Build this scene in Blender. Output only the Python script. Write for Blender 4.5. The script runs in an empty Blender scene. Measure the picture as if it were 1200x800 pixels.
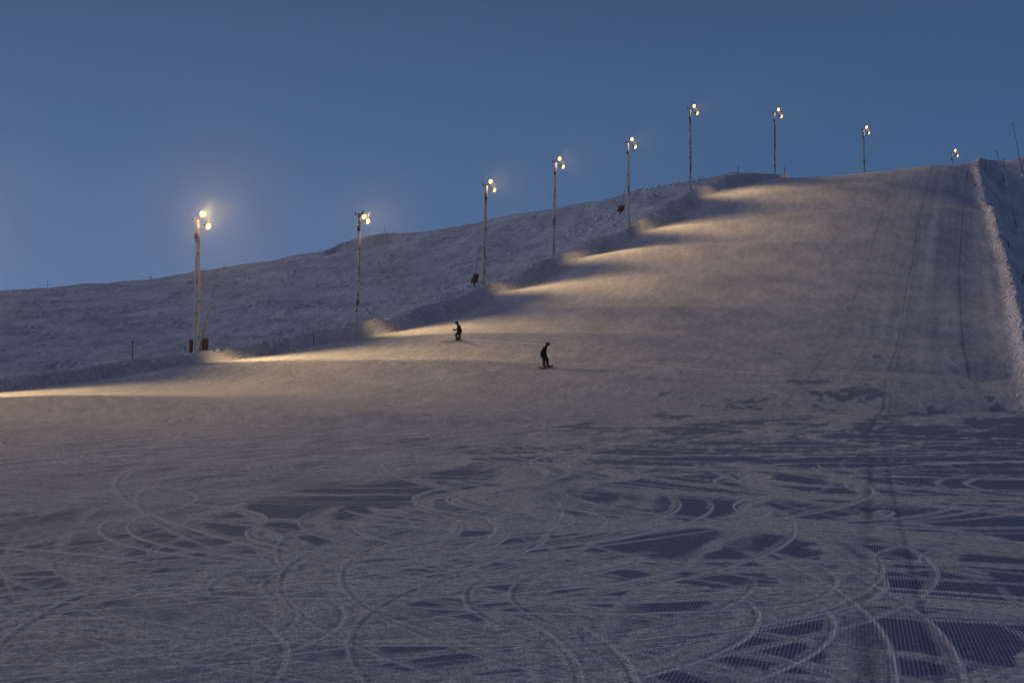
import bpy, bmesh, math, random
import numpy as np
from mathutils import Vector, Matrix
R = math.radians
sc = bpy.context.scene
COL = sc.collection
random.seed(7)

# ------------------------------------------------------------------ camera
FPX = 1667.0                       # focal length in pixels of a 1200 px wide picture
EYE = 1.6
PITCH = math.atan(44 / FPX)
cd = bpy.data.cameras.new('camera')
cd.sensor_width = 36; cd.lens = 36 * FPX / 1200
cd.clip_start = 0.1; cd.clip_end = 8000
cam = bpy.data.objects.new('camera', cd); COL.objects.link(cam)
cam.location = (0, 0, EYE); cam.rotation_euler = (R(90) + PITCH, 0, 0)
sc.camera = cam

# ------------------------------------------------------------------ sky
w = bpy.data.worlds.new('World'); sc.world = w; w.use_nodes = True
nt = w.node_tree; nt.nodes.clear()
# clear dusk sky: paler and warmer blue low on the left where the sun went down, deep blue above
def wn(ty, **k):
    n = nt.nodes.new(ty)
    for a, b in k.items(): setattr(n, a, b)
    return n
tc = wn('ShaderNodeTexCoord'); sp = wn('ShaderNodeSeparateXYZ'); nt.links.new(tc.outputs['Generated'], sp.inputs[0])
def ramp(els):
    r = wn('ShaderNodeValToRGB'); e = r.color_ramp.elements
    e[0].position, e[0].color = els[0][0], (*els[0][1], 1); e[1].position, e[1].color = els[-1][0], (*els[-1][1], 1)
    for p, c in els[1:-1]:
        q = e.new(p); q.color = (*c, 1)
    return r
r1 = ramp([(0.0, (.134, .212, .385)), (.07, (.108, .180, .345)), (.16, (.075, .136, .275)), (.27, (.054, .095, .196)), (.45, (.056, .072, .130)), (.7, (.056, .068, .122)), (1.0, (.056, .066, .118))])
r2 = ramp([(0.0, (.062, .132, .272)), (.10, (.056, .122, .253)), (.16, (.051, .110, .230)), (.27, (.047, .088, .186)), (.45, (.054, .070, .128)), (.7, (.056, .068, .122)), (1.0, (.056, .066, .118))])
for r in (r1, r2): nt.links.new(sp.outputs['Z'], r.inputs[0])
az = wn('ShaderNodeMapRange'); az.inputs[1].default_value = -.45; az.inputs[2].default_value = .40; az.interpolation_type = 'SMOOTHSTEP'
nt.links.new(sp.outputs['X'], az.inputs[0])
mx = wn('ShaderNodeMix', data_type='RGBA'); nt.links.new(az.outputs[0], mx.inputs[0]); nt.links.new(r1.outputs[0], mx.inputs[6]); nt.links.new(r2.outputs[0], mx.inputs[7])
bg = wn('ShaderNodeBackground'); bg.inputs['Strength'].default_value = 1.0
wo = wn('ShaderNodeOutputWorld')
nt.links.new(mx.outputs[2], bg.inputs[0]); nt.links.new(bg.outputs[0], wo.inputs[0])
# last glow of the sun, from the left and a little ahead
sl = bpy.data.lights.new('afterglow', 'SUN'); sl.energy = .50; sl.angle = R(24); sl.color = (.86, .86, 1.0)
so = bpy.data.objects.new('afterglow', sl); COL.objects.link(so)
so.rotation_euler = Vector((.93, -.25, -.27)).to_track_quat('-Z', 'Y').to_euler()
sc.view_settings.view_transform = 'Standard'; sc.view_settings.look = 'None'
sc.view_settings.gamma = 1; sc.view_settings.exposure = 0; sc.view_settings.use_curve_mapping = False

# ------------------------------------------------------------------ helpers
def P(px, py, d):
    a = (px - 600) / FPX; b = (400 - py) / FPX
    c, s = math.cos(PITCH), math.sin(PITCH)
    return (d * a, d * (c - b * s), EYE + d * (s + b * c))

def to_px(x, y, z):
    c, s = math.cos(PITCH), math.sin(PITCH)
    zz = z - EYE
    d = y * c + zz * s; b = (-y * s + zz * c) / d
    return 600 + FPX * x / d, 400 - FPX * b

def tag(o, label=None, cat=None, group=None, kind=None):
    if label: o['label'] = label
    if cat: o['category'] = cat
    if group: o['group'] = group
    if kind: o['kind'] = kind
    return o

def link(name, me, mat=None, parent=None):
    o = bpy.data.objects.new(name, me); COL.objects.link(o)
    if mat: me.materials.append(mat)
    if parent: o.parent = parent
    return o

def empty(name, loc, rot=(0, 0, 0)):
    o = bpy.data.objects.new(name, None); COL.objects.link(o)
    o.location = loc; o.rotation_euler = rot
    return o

def from_bm(name, bm, mat, parent=None, smooth=True):
    bmesh.ops.recalc_face_normals(bm, faces=bm.faces[:])
    me = bpy.data.meshes.new(name); bm.to_mesh(me); bm.free()
    if smooth:
        me.polygons.foreach_set('use_smooth', [True] * len(me.polygons))
    return link(name, me, mat, parent)

def tube(bm, pts, rads, n=8, cap=True):
    """tapered tube through points"""
    rings = []
    for i, p in enumerate(pts):
        p = Vector(p)
        a = Vector(pts[max(i - 1, 0)]); b = Vector(pts[min(i + 1, len(pts) - 1)])
        t = (b - a).normalized()
        ref = Vector((0, 1, 0)) if abs(t.y) < 0.9 else Vector((1, 0, 0))
        u = t.cross(ref).normalized(); v = t.cross(u)
        r = rads[i] if not isinstance(rads, (int, float)) else rads
        rings.append([bm.verts.new(p + (u * math.cos(2 * math.pi * k / n) + v * math.sin(2 * math.pi * k / n)) * r) for k in range(n)])
    for a, b in zip(rings, rings[1:]):
        for k in range(n):
            bm.faces.new((a[k], a[(k + 1) % n], b[(k + 1) % n], b[k]))
    if cap:
        bm.faces.new(rings[0][::-1]); bm.faces.new(rings[-1])
    return rings

def box(bm, cx, cy, cz, sx, sy, sz, M=None, bev=0.0):
    r = bmesh.ops.create_cube(bm, size=1)
    vs = r['verts']
    bmesh.ops.scale(bm, vec=(sx, sy, sz), verts=vs)
    if bev:
        es = list({e for v in vs for e in v.link_edges})
        q = bmesh.ops.bevel(bm, geom=es, offset=bev, segments=2, affect='EDGES')
        vs = list({v for f in q['faces'] for v in f.verts} | {v for v in vs if v.is_valid})
    bmesh.ops.translate(bm, vec=(cx, cy, cz), verts=vs)
    if M is not None:
        bmesh.ops.transform(bm, matrix=M, verts=vs)
    return vs

# ---- numpy gradient noise
_rng = np.random.RandomState(11)
_perm = _rng.permutation(256).astype(np.int32); _perm = np.concatenate([_perm, _perm])
_ang = _rng.rand(256) * 2 * np.pi
_gx = np.cos(_ang).astype(np.float32); _gy = np.sin(_ang).astype(np.float32)
def noise(x, y, seed=0):
    x = np.asarray(x, np.float32) + seed * 17.13; y = np.asarray(y, np.float32) + seed * 9.71
    xi = np.floor(x); yi = np.floor(y)
    fx = x - xi; fy = y - yi
    xi = xi.astype(np.int32) & 255; yi = yi.astype(np.int32) & 255
    u = fx * fx * fx * (fx * (fx * 6 - 15) + 10); v = fy * fy * fy * (fy * (fy * 6 - 15) + 10)
    x1 = (xi + 1) & 255; y1 = (yi + 1) & 255
    def g(ix, iy, dx, dy):
        h = _perm[_perm[ix] + iy]
        return _gx[h] * dx + _gy[h] * dy
    a = g(xi, yi, fx, fy); b = g(x1, yi, fx - 1, fy)
    c = g(xi, y1, fx, fy - 1); d = g(x1, y1, fx - 1, fy - 1)
    return ((a + u * (b - a)) + v * ((c + u * (d - c)) - (a + u * (b - a)))) * 1.4
def sstep(a, b, x):
    t = np.clip((x - a) / (b - a), 0, 1); return t * t * (3 - 2 * t)

# ------------------------------------------------------------------ terrain
POLES = [  # base px, base py, depth, top px, top py
    (230, 413, 101, 231, 257), (418, 388, 120, 421, 251), (566, 328, 144, 570, 217), (648, 289, 160, 651, 190),
    (737, 260, 175, 736, 167), (809, 213, 192, 809, 128), (908, 206, 217, 908, 132),
    (1014, 222, 240, 1012, 152), (1117, 243, 265, 1116, 179)]

def polydist(X, Y, pts):
    """signed distance to polyline, + on the left of its direction"""
    best = np.full(np.shape(X), 1e9); sg = np.zeros(np.shape(X))
    for (x0, y0), (x1, y1) in zip(pts, pts[1:]):
        dx, dy = x1 - x0, y1 - y0; L2 = dx * dx + dy * dy
        t = np.clip(((X - x0) * dx + (Y - y0) * dy) / L2, 0, 1)
        qx = X - x0 - t * dx; qy = Y - y0 - t * dy
        d = np.hypot(qx, qy); cr = dx * qy - dy * qx
        m = d < best
        best = np.where(m, d, best); sg = np.where(m, np.sign(cr), sg)
    return best * sg

LEFT = [(-95, -10), (-62, 45), (-44, 70), (-31.5, 87)]
for (bx, by, d, *_r) in POLES[:7]:
    p = P(bx, by, d); LEFT.append((p[0] + 0.5, p[1] - 0.3))
LEFT += [(62, 250), (90, 310)]
RIGHT_PX = [(1236, 480, 66), (1216, 443, 90), (1201, 398, 114), (1189, 335, 143), (1174, 280, 166), (1163, 243, 182), (1151, 212, 199), (1147, 198, 213)]
RIGHT = [(46, -10), (33, 30)] + [P(*q)[:2] for q in RIGHT_PX] + [(86, 260), (110, 310)]

def left_prof(d):
    # d>0 outside (hill side). cut bank facing the run, soft crown, slightly lower hill behind
    return 1.35 * sstep(-1.35, -0.1, d) - 0.45 * sstep(0.6, 4.5, d)
def right_prof(d):
    # d<0 is right of the line (outside)
    s = -d
    return 0.95 * np.exp(-((s - 0.0) / 0.75) ** 2) + 0.20 * np.exp(-((s + 1.3) / 1.3) ** 2) - 1.9 * sstep(0.3, 4.2, s)

CP = []   # px, py, depth of points on the natural ground as seen
# near field (flat)
for x, y in [(-30, -10), (0, -10), (30, -10), (-30, 10), (-8, 8), (8, 8), (30, 10), (-8, 30), (8, 30), (-30, 30)]:
    CP.append((x, y, 0.0))
for q in [(600, 489, 60), (850, 487, 61), (1100, 486, 62), (300, 484, 62), (100, 474, 64), (0, 474, 62), (-150, 476, 62), (1215, 483, 62)]:
    CP.append(P(*q))
CP += [(34, 62, -1.8), (42, 80, -.5), (44, 30, -1.8), (60, 60, -1.8)]
# run
for q in [(0, 461, 84), (230, 427, 98), (400, 412, 104), (640, 432, 89), (536, 400, 107), (800, 400, 110), (1000, 403, 111), (1130, 405, 113),
          (800, 441, 85), (1000, 442, 86), (1140, 443, 87), (600, 466, 73), (800, 466, 73), (1000, 466, 73), (1150, 466, 73), (1000, 422, 98), (1150, 424, 98), (1050, 375, 124), (1150, 374, 126), (1050, 315, 150), (850, 320, 148), (640, 350, 137), (740, 300, 158), (760, 350, 134), (930, 350, 135), (1100, 345, 138),
          (850, 262, 176), (960, 290, 160), (1080, 280, 164), (960, 240, 183), (1060, 235, 186), (870, 222, 195),
          (960, 209, 203), (1050, 199, 211), (1140, 196, 212), (900, 211, 204),
          (1050, 222, 232), (1130, 221, 236), (960, 226, 228), (1050, 252, 275), (1150, 250, 275), (1250, 240, 260)] + RIGHT_PX:
    CP.append(P(*q))
# left hill
for q in [(0, 347, 262), (0, 420, 112), (0, 378, 172), (-150, 360, 262), (-150, 400, 150), (-150, 448, 86), (-300, 400, 170), (230, 323, 245), (230, 360, 172), (230, 402, 116),
          (400, 291, 262), (400, 340, 172), (400, 378, 130), (500, 274, 250), (500, 330, 168), (640, 250, 235), (640, 275, 188), (735, 233, 218),
          (700, 251, 190), (782, 222, 214), (330, 306, 250), (560, 262, 240), (110, 335, 250),
          (0, 352, 330), (230, 345, 330), (400, 325, 330), (600, 300, 330), (800, 270, 330), (950, 270, 330), (780, 240, 255)]:
    CP.append(P(*q))
# right side ground
for q in [(1166, 190, 221), (1192, 187, 226), (1220, 187, 228), (1300, 190, 228), (1200, 250, 207), (1214, 298, 187), (1330, 310, 180), (1330, 262, 205), (1232, 400, 121), (1320, 415, 125), (1250, 225, 268)]:
    CP.append(P(*q))
CP = np.array(CP, float)
dl = polydist(CP[:, 0], CP[:, 1], LEFT); dr = polydist(CP[:, 0], CP[:, 1], RIGHT)
tz = CP[:, 2] - left_prof(dl) * .9 - right_prof(dr) * (1 - .6 * sstep(204, 218, CP[:, 1]))
for i, q in enumerate(RIGHT_PX): pass
def tps_fit(p, z, lam=0.02):
    S = 100.0; q = p / S; n = len(q)
    r2 = ((q[:, None] - q[None]) ** 2).sum(-1)
    K = np.where(r2 > 0, r2 * np.log(np.maximum(r2, 1e-12)) * .5, 0) + lam * np.eye(n) * 0.01
    Pm = np.c_[np.ones(n), q]
    A = np.zeros((n + 3, n + 3)); A[:n, :n] = K; A[:n, n:] = Pm; A[n:, :n] = Pm.T
    return np.linalg.solve(A, np.r_[z, 0, 0, 0]), q, S
TW, TQ, TS = tps_fit(CP[:, :2], tz)
def tps(X, Y):
    x = X / TS; y = Y / TS
    out = TW[-3] + TW[-2] * x + TW[-1] * y
    for (a, b), wgt in zip(TQ, TW):
        r2 = (x - a) ** 2 + (y - b) ** 2 + 1e-9
        out = out + wgt * 0.5 * r2 * np.log(r2)
    return out

def ridge(X, Y, x0, y0, x1, y1, wid, h, fade, near=1.0, farw=.45):
    """low rounded roll of snow along a line"""
    dx, dy = x1 - x0, y1 - y0; L = math.hypot(dx, dy)
    t = ((X - x0) * dx + (Y - y0) * dy) / L; n = ((Y - y0) * dx - (X - x0) * dy) / L
    m = sstep(-fade, 0, t) * (1 - sstep(L, L + fade, t))
    # gentle near side, steeper far side
    return h * m * np.where(n < 0, np.exp(-(n / (wid * near)) ** 2), np.exp(-(n / (wid * farw)) ** 2))

def H(X, Y, full=True):
    X = np.asarray(X, float); Y = np.asarray(Y, float)
    Yc = np.clip(Y, -10, 300)
    k = np.where(Y > 300, 300 / np.maximum(Y, 1), 1.0)
    Xc = X * k; lim = 0.62 * np.maximum(Yc, 0) + 25
    Xc = np.clip(Xc, -lim, lim)
    z = tps(Xc, Yc)
    dl = polydist(X, Y, LEFT); dr = polydist(X, Y, RIGHT)
    wob = 0.35 * noise(X * .22, Y * .22, 3)
    z = z + left_prof(dl + wob) * (0.9 + .35 * noise(X * .11, Y * .11, 5)) * (.58 + .42 * sstep(95, 120, Y)) + right_prof(dr + wob * .5) * (1 - .6 * sstep(204, 218, Y))
    onrun = sstep(-2.5, 0, -dl - 1.0) * sstep(0, 2.0, dr - .5)
    hill = sstep(0.3, 3, dl); rgt = sstep(0.3, 3, -dr)
    far = sstep(60, 90, Y)
    # rolls across the run
    z = z + ridge(X, Y, -19, 63, -7, 53.5, 5.0, 0.42, 9, .75, 1.8)
    z = z + ridge(X, Y, -40, 61, -24, 60, 6.0, 0.25, 6)
    z = z + ridge(X, Y, -19, 92, -4, 91, 4.0, 0.45, 8)
    for (yy, x0, x1, h) in [(110, -10, 8, .28), (126, -3, 14, .38), (143, 3, 20, .42), (159, 9, 30, .40), (174, 17, 36, .40), (189, 24, 42, .34)]:
        z = z + ridge(X, Y, x0, yy, x1, yy + 1.5, 4.5, h, 10) * onrun
    z = z + onrun * (0.10 * noise(X * .09, Y * .14, 7) * (0.3 + far) + 0.006 * noise(X * .5, Y * .9, 8) * far)
    # hillside: wind-blown drifts
    z = z + hill * (1.0 * noise(X * .028, Y * .05, 9) + 0.55 * noise(X * .10 + .05 * Y, Y * .16, 10) + 0.22 * np.abs(noise(X * .22, Y * .45, 12)) + .09 * noise(X * .7, Y * 1.1, 13) + .36 * sstep(.25, .55, noise(X * .3, Y * .3, 21)) * np.abs(noise(X * 1.3, Y * 1.1, 22)))
    # a cut drift on the skyline, steep side towards the run
    cx, cy, _ = P(436, 290, 244)
    edge = (Y - cy) - 2.2 * noise(X * .12, 0 * Y, 23)
    win = sstep(-8, -5.5, X - cx) * (1 - sstep(-1, 8, X - cx))
    z = z + hill * win * (0.7 * sstep(0, 1.0, edge) * (1 - sstep(6, 22, edge)) - 2.8 * (1 - sstep(0, 1.1, edge)) * sstep(-16, -1, edge))
    cx, cy, _ = P(80, 330, 252)
    z = z + hill * 0.6 * sstep(0, 1.6, (Y - cy) - 2 * noise(X * .1, 0 * Y, 24)) * (1 - sstep(6, 22, Y - cy)) * sstep(-40, -20, X - cx) * (1 - sstep(0, 14, X - cx))
    z = z + rgt * (0.25 * noise(X * .12, Y * .12, 14) + .2 * noise(X * .5, Y * .5, 15))
    # lumpy pushed-up snow on both berms
    lb = np.exp(-((dl + .2) / 1.3) ** 2); rb = np.exp(-((dr + .0) / 1.3) ** 2) * sstep(40, 80, Y) * (1 - .8 * sstep(204, 216, Y)) * .75
    z = z + lb * (0.15 * noise(X * .8, Y * .8, 16) + 0.10 * np.abs(noise(X * 1.9, Y * 1.9, 17)))
    z = z + rb * (0.30 * noise(X * 1.1, Y * 1.1, 18) + 0.35 * np.abs(noise(X * 2.4, Y * 1.7, 19)))
    return z
def Hp(x, y): return float(H(np.array([x]), np.array([y]))[0])

# rows of constant Y, columns of constant u = X / (Y + 2); finest near the camera
Yr = np.concatenate([np.linspace(-1, 5, 14, endpoint=False),
                     1 / np.linspace(1 / 5.0, 1 / 62, 480, endpoint=False),
                     np.linspace(62, 226, 430, endpoint=False), np.linspace(226, 340, 60, endpoint=False),
                     np.geomspace(340, 640, 14)])
side = np.geomspace(0.03, 0.9, 36)
NC = 1180
Uc = np.concatenate([-(0.40 + side)[::-1], np.linspace(-0.40, 0.40, NC), 0.40 + side])
GX = (Uc[None, :] * (Yr[:, None] + 2.0)); GY = np.repeat(Yr[:, None], len(Uc), 1)
GZ = H(GX, GY)
gdl = polydist(GX, GY, LEFT); gdr = polydist(GX, GY, RIGHT)
gon = (sstep(-3.2, -1.2, -gdl - 3.2 + 2) * sstep(0, 1.5, gdr - .8)).astype(np.float32)
X32 = GX.astype(np.float32); Y32 = GY.astype(np.float32)
LAT = (X32 - 0.24 * Y32 - 0.00027 * Y32 * Y32) / 1.03

# ---- traces of skis: height, "loose" mask (0 hard groomed, 1 chopped), bright thrown ridge
dH = np.zeros(GX.shape, np.float32); LOOSE = np.zeros(GX.shape, np.float32); CREST = np.zeros(GX.shape, np.float32); GRV = np.zeros(GX.shape, np.float32)
rag = noise(X32 * 7, Y32 * 7, 30) * .5 + noise(X32 * 2.3, Y32 * 2.3, 31) * .6
ROWSP = np.gradient(Yr)
def arc(cx, cy, r, a0, a1, wid, strength=1.0, line=True, lw=0.010):
    """circular ski trace: skidded band just inside the radius plus a carved edge line"""
    aa = np.linspace(a0, a1, 24); ax = cx + r * np.cos(aa); ay = cy + r * np.sin(aa)
    m = wid + .4
    j0 = np.searchsorted(Yr, ay.min() - m); j1 = np.searchsorted(Yr, ay.max() + m)
    if j1 <= j0: return
    yl = max(min(ay.min() - m, ay.max()), 1.0)
    us = np.concatenate([(ax - m) / (np.maximum(ay, 0) + 2), (ax + m) / (np.maximum(ay, 0) + 2)])
    k0 = max(np.searchsorted(Uc, us.min() - .03), 0); k1 = min(np.searchsorted(Uc, us.max() + .03), len(Uc))
    if k1 <= k0: return
    s = (slice(j0, j1), slice(k0, k1))
    dx = X32[s] - cx; dy = Y32[s] - cy
    rr = np.hypot(dx, dy); th = np.arctan2(dy, dx)
    mid = (a0 + a1) / 2; half = abs(a1 - a0) / 2
    da = np.abs((th - mid + np.pi) % (2 * np.pi) - np.pi)
    endf = 1 - sstep(half * .75, half, da)
    d = rr - r
    px = np.maximum(Y32[s], 3) / 1422.0        # one pixel here; keeps far lines wide enough to mesh
    rsp = ROWSP[s[0]][:, None] * np.abs(dy) / np.maximum(rr, .1)
    W = wid * (0.35 + .65 * endf) * (1 + .35 * rag[s])
    band = sstep(0, 1, (d + W) / (0.05 + px) + .5) * (1 - sstep(-.5, .5, d / (0.04 + px))) * (da < half)
    sct = noise(rr * (9 if r < 9 else 5), th * r * .5, 33)      # scratches running with the trace
    sc2 = sstep(6, 14, 1 / np.maximum(px * 9, .002) ** .5)
    LOOSE[s] = np.maximum(LOOSE[s], band * strength * np.clip(.80 + rag[s] * .35 + sct * .75, 0, 1))
    dH[s] += band * (0.0025 * sct - .0015)
    if line:
        l2 = np.maximum(np.maximum(lw, px * .55), rsp * .55)
        e = np.exp(-((d - .02) / (l2 * 1.35)) ** 2) * (da < half) * (0.45 + .55 * endf)
        CREST[s] = np.maximum(CREST[s], e * strength * np.minimum(1, lw / l2 * 2.6))
        dH[s] += e * 0.0022
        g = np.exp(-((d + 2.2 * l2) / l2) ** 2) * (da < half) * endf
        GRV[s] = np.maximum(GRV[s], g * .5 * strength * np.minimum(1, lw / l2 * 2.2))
        dH[s] -= g * 0.0022

rs = random.Random(5)
def turns(x, y, head, n, rad, wid, strength, line=True):
    """linked turns starting at x,y; head = travel direction; alternates left and right"""
    sgn = rs.choice((-1, 1)); h = head
    for i in range(n):
        r = rad * rs.uniform(.7, 1.35); sweep = rs.uniform(1.0, 2.3)
        cx = x - sgn * r * math.sin(h); cy = y + sgn * r * math.cos(h)
        a0 = math.atan2(y - cy, x - cx); a1 = a0 + sgn * sweep
        lo, hi = min(a0, a1), max(a0, a1)
        arc(cx, cy, r, lo, hi, wid * rs.uniform(.6, 1.3), strength, line)
        if rs.random() < .5 and wid < .8:
            arc(cx, cy, r + rs.uniform(.25, .5), lo + .1, hi - .1, .06, strength, line)
        x = cx + r * math.cos(a1); y = cy + r * math.sin(a1); h += sgn * sweep; sgn = -sgn
        if i % 2: h += (head - h) * .5

DOWN = R(-104)   # down the run, towards and left of the camera
# broad skids, dense left and in the middle distance, thinning to the right
for i in range(75):      # long straightish runs down towards the camera
    y = 12 + 55 * rs.random() ** 1.1
    x = rs.uniform(-.42, .22) * (y + 2)
    turns(x, y, R(-104) + rs.uniform(-.55, .45), rs.randint(1, 2), rs.uniform(9, 30), rs.uniform(.05, .40), rs.uniform(.7, 1), rs.random() < .6)
for i in range(105):
    y = 7 + 55 * rs.random() ** 1.35
    x = rs.uniform(-.30, .40) * (y + 2)
    turns(x, y, DOWN + rs.uniform(-1.1, .7), rs.randint(1, 2), rs.uniform(1.6, 6.5), rs.uniform(.05, .55), rs.uniform(.7, 1), rs.random() < .75)
for i in range(140):
    y = rs.uniform(60, 200); x = rs.uniform(-10, 34) + (y - 60) * .22
    turns(x, y, DOWN + rs.uniform(-1.2, .8), 2, rs.uniform(4, 11), rs.uniform(.2, .9), rs.uniform(.4, .9), rs.random() < .5)
# bold skidded turns in the middle and right foreground
for i in range(34):
    y = 9 + 24 * rs.random() ** 1.3; x = rs.uniform(-.12, .32) * (y + 2)
    turns(x, y, DOWN + rs.uniform(-.8, .8), 2, rs.uniform(1.8, 4.5), rs.uniform(.25, .5), 1.25, True)
# thin carved lines
for i in range(30):
    y = 8 + 40 * rs.random() ** 1.4
    x = rs.uniform(-.4, .38) * (y + 2)
    turns(x, y, DOWN + rs.uniform(-1.2, 1.0), 2, rs.uniform(3, 10), .08, 1, True)
# everywhere else: patchy chopped snow, elongated across the fall line
q = X32 * .94 + Y32 * .34; q2 = -X32 * .34 + Y32 * .94
qa = X32 * .22 + Y32 * .975; qc = X32 * .975 - Y32 * .22
n1 = noise(qc * .42, qa * .13, 40) + .6 * noise(qc * 1.1, qa * .30, 41) + .3 * noise(qc * 3.2, qa * .7, 42) + .2 * noise(X32 * 6, Y32 * 4, 43)
bias = -.50 - 0.105 * (LAT + 1.5) - .03 * np.maximum(0, 15 - Y32) - .25 * np.exp(-(LAT / 4) ** 2) * sstep(20, 35, Y32)
bk = sstep(42, 95, Y32); bias = np.maximum(bias, -.95 + 1.02 * sstep(18, 50, Y32)) * (1 - bk) + bk * (np.clip(.75 - .02 * LAT, .6, 1.2) - .75 * np.exp(-((LAT + 2.5) / 3.5) ** 2) * (1 - sstep(72, 95, Y32)))
patch = sstep(-.12, .12, n1 + np.clip(bias, -.95, 1.1))
st = noise(qc * 2.2, qa * .35, 44) * (1 - .75 * sstep(35, 70, Y32)) + .35 * sstep(35, 70, Y32) * noise(X32 * 5.5, Y32 * 1.9, 54) + .7 * noise(qc * 6.5, qa * .9, 45) * (1 - .8 * sstep(25, 50, Y32)) + .4 * noise(X32 * 13, Y32 * 9, 46) * (1 - sstep(25, 48, Y32))
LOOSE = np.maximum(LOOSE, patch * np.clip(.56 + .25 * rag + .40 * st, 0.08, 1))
# streaks combed across by the wind
LOOSE = np.clip(LOOSE * (0.90 + .16 * st), 0, 1)
arc(19.0, 104.5, 16.5, R(-133), R(-96), .35, 1, True, .06)
arc(9, 128, 24.5, R(-122), R(-95), .25, 1, True, .05)
# lanes left by the groomer
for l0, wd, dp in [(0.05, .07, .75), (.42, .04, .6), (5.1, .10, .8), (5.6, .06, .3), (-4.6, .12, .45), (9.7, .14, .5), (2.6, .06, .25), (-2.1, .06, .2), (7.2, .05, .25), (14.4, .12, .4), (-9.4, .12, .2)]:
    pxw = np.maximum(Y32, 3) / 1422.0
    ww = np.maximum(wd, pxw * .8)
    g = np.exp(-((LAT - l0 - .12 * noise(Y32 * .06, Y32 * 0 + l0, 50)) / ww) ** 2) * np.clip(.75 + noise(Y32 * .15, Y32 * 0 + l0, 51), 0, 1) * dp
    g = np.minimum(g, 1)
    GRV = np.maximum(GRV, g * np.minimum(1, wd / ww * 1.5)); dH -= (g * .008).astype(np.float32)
lane = noise(LAT * .9, Y32 * .01, 52) * sstep(10, 40, Y32)
LOOSE = LOOSE * (1 - .75 * sstep(72, 150, Y32)) + .62 * .75 * sstep(72, 150, Y32)
LOOSE = np.clip(LOOSE + (lane * .16 * sstep(-6, 2, LAT) + sstep(55, 90, Y32) * (.16 * noise(qc * .35, qa * .22, 47) + .12 * noise(qc * 1.6, qa * .4, 48) + .16 * noise(X32 * 3.5, Y32 * 2.2, 49) + .12 * noise(LAT * 1.6, Y32 * .03, 53) * sstep(-8, 0, LAT))) , 0, 1)
CREST *= gon; GRV *= gon; dH *= gon
LOOSE = (LOOSE * gon + (1 - gon) * np.clip(.74 + .15 * n1 + .25 * noise(X32 * .16, Y32 * .12, 61) + .20 * noise(X32 * 1.1, Y32 * .7, 62) * (1 + 2 * noise(X32 * .13, Y32 * .1, 64)) + .22 * noise(X32 * 4.0, Y32 * 2.4, 63), .2, 1)).astype(np.float32)
GZ = GZ + dH + gon * LOOSE * (.0012 + .003 * noise(X32 * 4, Y32 * 4, 60))

def grid_mesh(name, X, Y, Z, attrs):
    nr, nc = X.shape
    me = bpy.data.meshes.new(name)
    co = np.stack([X, Y, Z], -1).reshape(-1, 3).astype(np.float32)
    me.vertices.add(nr * nc); me.vertices.foreach_set('co', co.ravel())
    i = np.arange(nr * nc).reshape(nr, nc)
    f = np.stack([i[:-1, :-1], i[:-1, 1:], i[1:, 1:], i[1:, :-1]], -1).reshape(-1, 4)
    nf = len(f)
    me.loops.add(nf * 4); me.loops.foreach_set('vertex_index', f.ravel().astype(np.int32))
    me.polygons.add(nf); me.polygons.foreach_set('loop_start', np.arange(0, nf * 4, 4, dtype=np.int32))
    me.polygons.foreach_set('use_smooth', np.ones(nf, bool))
    me.update(calc_edges=True)
    for k, v in attrs.items():
        at = me.attributes.new(k, 'FLOAT', 'POINT'); at.data.foreach_set('value', np.asarray(v, np.float32).ravel())
    return me

# ------------------------------------------------------------------ materials
def mat(name, col=(.5, .5, .5), rough=.6, metal=0.0):
    m = bpy.data.materials.new(name); m.use_nodes = True
    b = m.node_tree.nodes['Principled BSDF']
    b.inputs['Base Color'].default_value = (*col, 1); b.inputs['Roughness'].default_value = rough; b.inputs['Metallic'].default_value = metal
    return m, m.node_tree, b
def nd(t, ty, **kw):
    n = t.nodes.new(ty)
    for k, v in kw.items():
        if k in n.inputs.keys(): n.inputs[k].default_value = v
        else: setattr(n, k, v)
    return n
def mth(t, op, a, b=None, c=None):
    n = t.nodes.new('ShaderNodeMath'); n.operation = op
    for i, v in enumerate((a, b, c)):
        if v is None: continue
        if isinstance(v, (int, float)): n.inputs[i].default_value = v
        else: t.links.new(v, n.inputs[i])
    return n.outputs[0]
def noisy(name, c1, c2, scale, rough=.7, metal=0., bump=.3, dist=.01, detail=4):
    m, t, b = mat(name, c1, rough, metal)
    tc = nd(t, 'ShaderNodeTexCoord'); n = nd(t, 'ShaderNodeTexNoise', Scale=scale, Detail=detail)
    t.links.new(tc.outputs['Object'], n.inputs['Vector'])
    r = nd(t, 'ShaderNodeValToRGB'); r.color_ramp.elements[0].position = .38; r.color_ramp.elements[1].position = .62
    r.color_ramp.elements[0].color = (*c1, 1); r.color_ramp.elements[1].color = (*c2, 1)
    t.links.new(n.outputs['Fac'], r.inputs[0]); t.links.new(r.outputs[0], b.inputs['Base Color'])
    bp = nd(t, 'ShaderNodeBump', Strength=bump, Distance=dist)
    t.links.new(n.outputs['Fac'], bp.inputs['Height']); t.links.new(bp.outputs[0], b.inputs['Normal'])
    return m

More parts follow.
